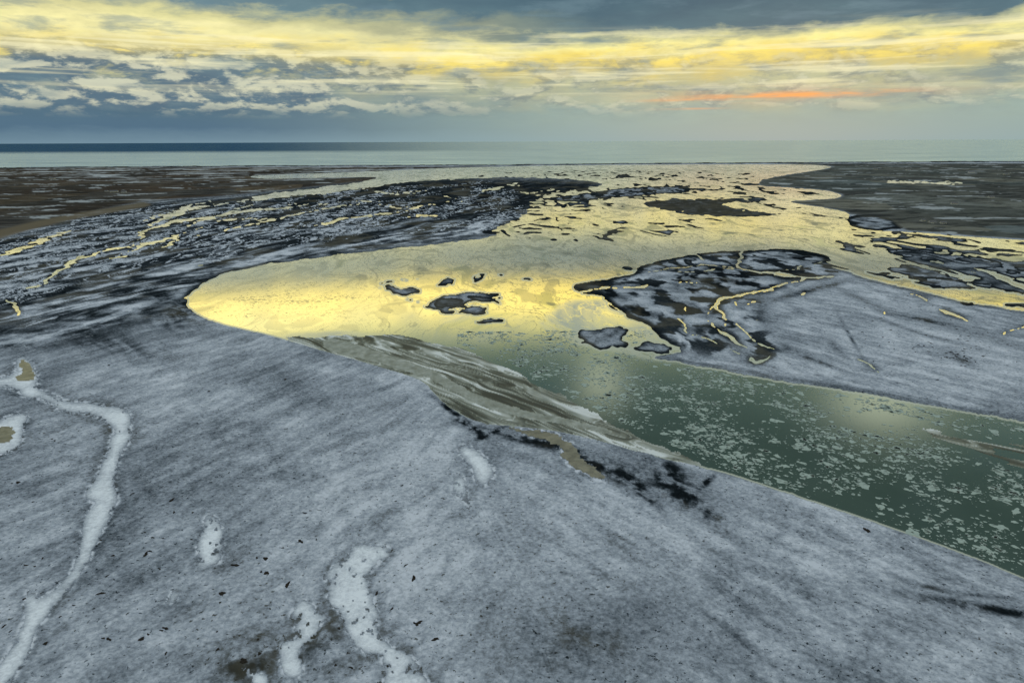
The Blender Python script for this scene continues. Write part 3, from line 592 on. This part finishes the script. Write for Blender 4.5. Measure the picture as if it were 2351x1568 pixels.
for k,(x,y) in enumerate(cl):
    X1,Y1=spot(x,y)
    if at(WATER,X1,Y1) or at(allp,X1,Y1) or nc>=298: continue
    nc+=1
    o=bpy.data.objects.new("earth_clump",random.choice(cm)); COL.objects.link(o); s=random.uniform(.5,1.4)*(1.6 if k<49 else .9)*(1.6 if x>1900 else 1)
    o.location=(X1,Y1,float(at(z,X1,Y1))-.03); o.scale=(s*1.3,s,s*.6); o.rotation_euler=(0,0,random.uniform(0,6.28))
    o["label"]="small dark earth clump on frosted ground"; o["category"]="earth clump"; o["group"]="earth clumps scattered on the frost"
# ------------------------------------------------------------------ farm houses
def mesh_ob(name,vs,fs,mat,parent=None):
    me=bpy.data.meshes.new(name); me.from_pydata(vs,[],fs); me.materials.append(mat); o=bpy.data.objects.new(name,me); COL.objects.link(o)
    if parent: o.parent=parent
    return o
def box(x0,x1,y0,y1,z0,z1):
    return [(x0,y0,z0),(x1,y0,z0),(x1,y1,z0),(x0,y1,z0),(x0,y0,z1),(x1,y0,z1),(x1,y1,z1),(x0,y1,z1)],[(0,3,2,1),(4,5,6,7),(0,1,5,4),(1,2,6,5),(2,3,7,6),(3,0,4,7)]
def house(x,y,L,Wd,hh,rot,lab):
    X1,Y1=spot(x,y); e=bpy.data.objects.new("farm_building",None); COL.objects.link(e)
    e.location=(X1,Y1,float(at(z,X1,Y1))-.1); e.rotation_euler=(0,0,rot); e["label"]=lab; e["category"]="building"; e["group"]="farm buildings on the river plain"
    l,w=L/2,Wd/2; rz=hh+Wd*.32
    vs=[(-l,-w,0),(l,-w,0),(l,w,0),(-l,w,0),(-l,-w,hh),(l,-w,hh),(l,w,hh),(-l,w,hh),(-l,0,rz),(l,0,rz)]
    mesh_ob("wall",vs,[(0,1,5,4),(2,3,7,6),(1,2,6,9,5),(3,0,4,8,7)],mat_wall,e)
    q=.5
    rv=[(-l-q,-w-q,hh-q*.6),(l+q,-w-q,hh-q*.6),(l+q,0,rz+.05),(-l-q,0,rz+.05),(l+q,w+q,hh-q*.6),(-l-q,w+q,hh-q*.6)]
    rv+= [(a,b,c_+.25) for a,b,c_ in rv]
    mesh_ob("roof",rv,[(6,7,8,9),(9,8,10,11),(0,3,2,1),(3,5,4,2),(0,1,7,6),(5,11,10,4),(0,6,9,3),(3,9,11,5),(1,2,8,7),(2,4,10,8)],mat_roof,e)
    for i in range(max(2,int(L/5))):
        cx=-l+(i+.5)*L/max(2,int(L/5)); b=box(cx-.6,cx+.6,-w-.06,-w+.02,1.0,min(2.2,hh-.3)); mesh_ob("window",b[0],b[1],mat_glass,e)
for h in [(262,442,34,14,4.5,.2,"long farm barn on brown plain"),(285,443,22,12,4,.3,"farmhouse beside long barn"),(245,441,14,10,3.5,.1,"small shed beside barn"),
          (2140,512,20,11,4,.1,"white farmhouse by frozen fields"),(2165,514,15,9,3.5,-.2,"small farm outbuilding by frozen fields"),(2118,509,13,9,3.5,.4,"small farm shed by frozen fields"),
          (2230,398,40,16,5,0,"white barn on coastal plain"),(2085,392,34,14,5,.2,"white barn on coastal plain"),(2310,402,36,14,5,-.1,"white barn on coastal plain"),(2010,390,30,13,5,.3,"white farmhouse on coastal plain"),
          (2275,455,24,12,4,.2,"farmhouse beside straight ditch"),(120,412,34,14,5,.1,"pale barn on brown plain"),(430,405,30,12,5,-.2,"pale barn on brown plain"),(2190,470,20,11,4,-.1,"farmhouse beside straight ditch")]:
    house(*h)
# ------------------------------------------------------------------ sky
w=bpy.data.worlds.new("World"); scene.world=w; w.use_nodes=True; t=NT(w.node_tree)
tc=t.n('ShaderNodeTexCoord').outputs['Generated']; d=t.sep(tc)
az=t.m('MULTIPLY',t.m('ARCTAN2',d[0],d[1]),57.2958); el=t.m('MULTIPLY',t.m('ARCSINE',d[2]),57.2958)
ela=t.m('MAXIMUM',el,0.)
def sn(sx,sy,ox,det=8.,ro=.58,di=.2): return t.noise(t.xyz(t.m('MULTIPLY',az,sx),t.m('MULTIPLY',el,sy),ox),1.,det,ro,di)
wa=sn(.05,.25,3.,4.); wb=sn(.24,.74,9.,8.,.60,.25)
amp=t.m('MULTIPLY',t.step(ela,0.,3.,.2,1.),t.step(ela,11.,14.,1.,.45))
elw=t.m('ADD',ela,t.m('MULTIPLY',amp,t.m('ADD',t.m('MULTIPLY',t.m('SUBTRACT',wa,.5),2.2),t.m('MULTIPLY',t.m('SUBTRACT',wb,.5),3.0))))
x20=t.m('DIVIDE',elw,20.)
def R(els): return t.ramp(x20,[(a/20,c_) for a,c_ in els])
left=R([(0,lin(116,144,160)),(1.0,lin(84,114,136)),(2.3,lin(84,114,132)),(3.2,lin(118,140,146)),(4.6,lin(150,162,150)),(5.5,lin(204,198,142)),(6.2,lin(255,232,128)),(7.6,lin(255,246,176)),(8.6,lin(218,214,156)),(9.4,lin(112,138,146)),(10.7,lin(96,124,134)),(11.5,lin(250,228,125)),(13.8,lin(252,238,160)),(15.,lin(205,207,150)),(16.3,lin(118,138,118)),(18.2,lin(78,102,94))])
right=R([(0,lin(146,172,174)),(2.,lin(152,174,166)),(3.2,lin(170,180,158)),(4.4,lin(188,190,152)),(5.2,lin(214,200,132)),(6.0,lin(252,228,120)),(6.8,lin(255,244,160)),(7.5,lin(186,190,152)),(8.1,lin(86,116,128)),(10.5,lin(72,102,118)),(11.4,lin(250,224,105)),(13.8,lin(250,228,125)),(15.,lin(196,198,134)),(16.3,lin(116,136,110)),(18.2,lin(76,100,92))])
sky=t.mix(t.step(az,-26.,10.),left,right)
c1=sn(.27,.72,17.,9.,.60,.2); c2=t.noise(t.xyz(t.m('ADD',t.m('MULTIPLY',az,.27),.06),t.m('MULTIPLY',t.m('ADD',el,.40),.72),17.),1.,9.,.60,.2)
win=t.m('MULTIPLY',t.step(ela,1.6,3.0),t.step(ela,7.6,5.2))
lw_=t.step(az,0.,-22.,.0,1.)
cm_=t.m('MULTIPLY',t.step(t.m('ADD',c1,t.m('MULTIPLY',lw_,.13)),.46,.58),win)
ccol=t.mix(t.step(t.m('SUBTRACT',c1,c2),-.05,.09),lin(88,114,132),lin(206,208,184))
sky=t.mix(t.m('MULTIPLY',cm_,t.m('ADD',.5,t.m('MULTIPLY',lw_,.42))),sky,ccol)
c3=sn(.16,.85,29.,8.,.60,.25); sky=t.mix(t.m('MULTIPLY',t.step(c3,.50,.68,0.,.6),t.step(ela,1.,4.)),sky,lin(106,134,146))
c4=sn(.07,1.5,37.,7.,.58,.2); sky=t.mix(t.m('MULTIPLY',t.step(c4,.48,.66,0.,.6),t.m('MULTIPLY',t.step(ela,2.5,5.),t.step(ela,8.5,7.2))),sky,lin(255,248,200))
c5=sn(.18,.60,43.,9.,.66,.25)
sh=t.m('ADD',.72,t.m('MULTIPLY',c5,.60))
sky=t.mix(t.step(ela,.5,3.),sky,t.mix(1.,sky,t.xyz(sh,sh,t.m('ADD',.82,t.m('MULTIPLY',c5,.42))),'MULTIPLY'))
def gauss(x0,y0,sx,sy):
    a=t.m('POWER',t.m('ABSOLUTE',t.m('DIVIDE',t.m('SUBTRACT',az,x0),sx)),2.); b=t.m('POWER',t.m('ABSOLUTE',t.m('DIVIDE',t.m('SUBTRACT',el,y0),sy)),2.)
    return t.m('EXPONENT',t.m('MULTIPLY',t.m('ADD',a,b),-1.))
os_=t.m('MULTIPLY',t.m('ADD',gauss(21.5,3.2,6.,.20),t.m('ADD',t.m('MULTIPLY',gauss(14.5,3.0,4.,.10),.6),t.m('ADD',t.m('MULTIPLY',gauss(14.,2.35,2.,.07),.5),t.m('MULTIPLY',gauss(20.,3.3,10.,.6),.25)))),t.step(sn(.2,2.0,51.,6.),.40,.60,.15,.85),clamp=True)
sky=t.mix(os_,sky,lin(255,176,108))
boost=t.m('MULTIPLY',t.step(elw,10.6,11.6),t.step(elw,16.0,13.8))
sky=t.mix(1.,sky,t.xyz(t.m('ADD',1.,t.m('MULTIPLY',boost,.60)),t.m('ADD',1.,t.m('MULTIPLY',boost,.54)),t.m('ADD',1.,t.m('MULTIPLY',boost,.32))),'MULTIPLY')
gap=t.m('ADD',gauss(7.9,20.4,2.2,2.2),gauss(30.,19.6,3.6,2.2))
sky=t.mix(t.m('MULTIPLY',gap,.70),sky,(.95,1.05,.75,1))
top=t.mix(t.noise(tc,2.5,4.,.6),(.55,.63,.73,1),(.92,1.02,1.14,1))
sky=t.mix(t.step(el,30.,48.),sky,top)
ns=t.n('ShaderNodeTexSky',sky_type='NISHITA'); ns.sun_disc=False; ns.sun_elevation=math.radians(4); ns.sun_rotation=math.radians(20)
bgn=t.n('ShaderNodeBackground'); t.put(bgn.inputs[0],ns.outputs[0]); bgn.inputs[1].default_value=.06
bgc=t.n('ShaderNodeBackground'); t.put(bgc.inputs[0],sky); bgc.inputs[1].default_value=1.
mx=t.n('ShaderNodeMixShader'); mx.inputs[0].default_value=.97; t.put(mx.inputs[1],bgn.outputs[0]); t.put(mx.inputs[2],bgc.outputs[0])
t.out(mx.outputs[0],'ShaderNodeOutputWorld')
# diffuse light of the bright overcast ahead
sd=bpy.data.lights.new("sun",'SUN'); sd.energy=.55; sd.angle=math.radians(14); sd.color=(1,.95,.85)
so=bpy.data.objects.new("sun",sd); COL.objects.link(so)
e_,a_=math.radians(58),math.radians(20)
so.rotation_euler=Vector((math.sin(a_)*math.cos(e_),math.cos(a_)*math.cos(e_),math.sin(e_))).to_track_quat('Z','Y').to_euler()
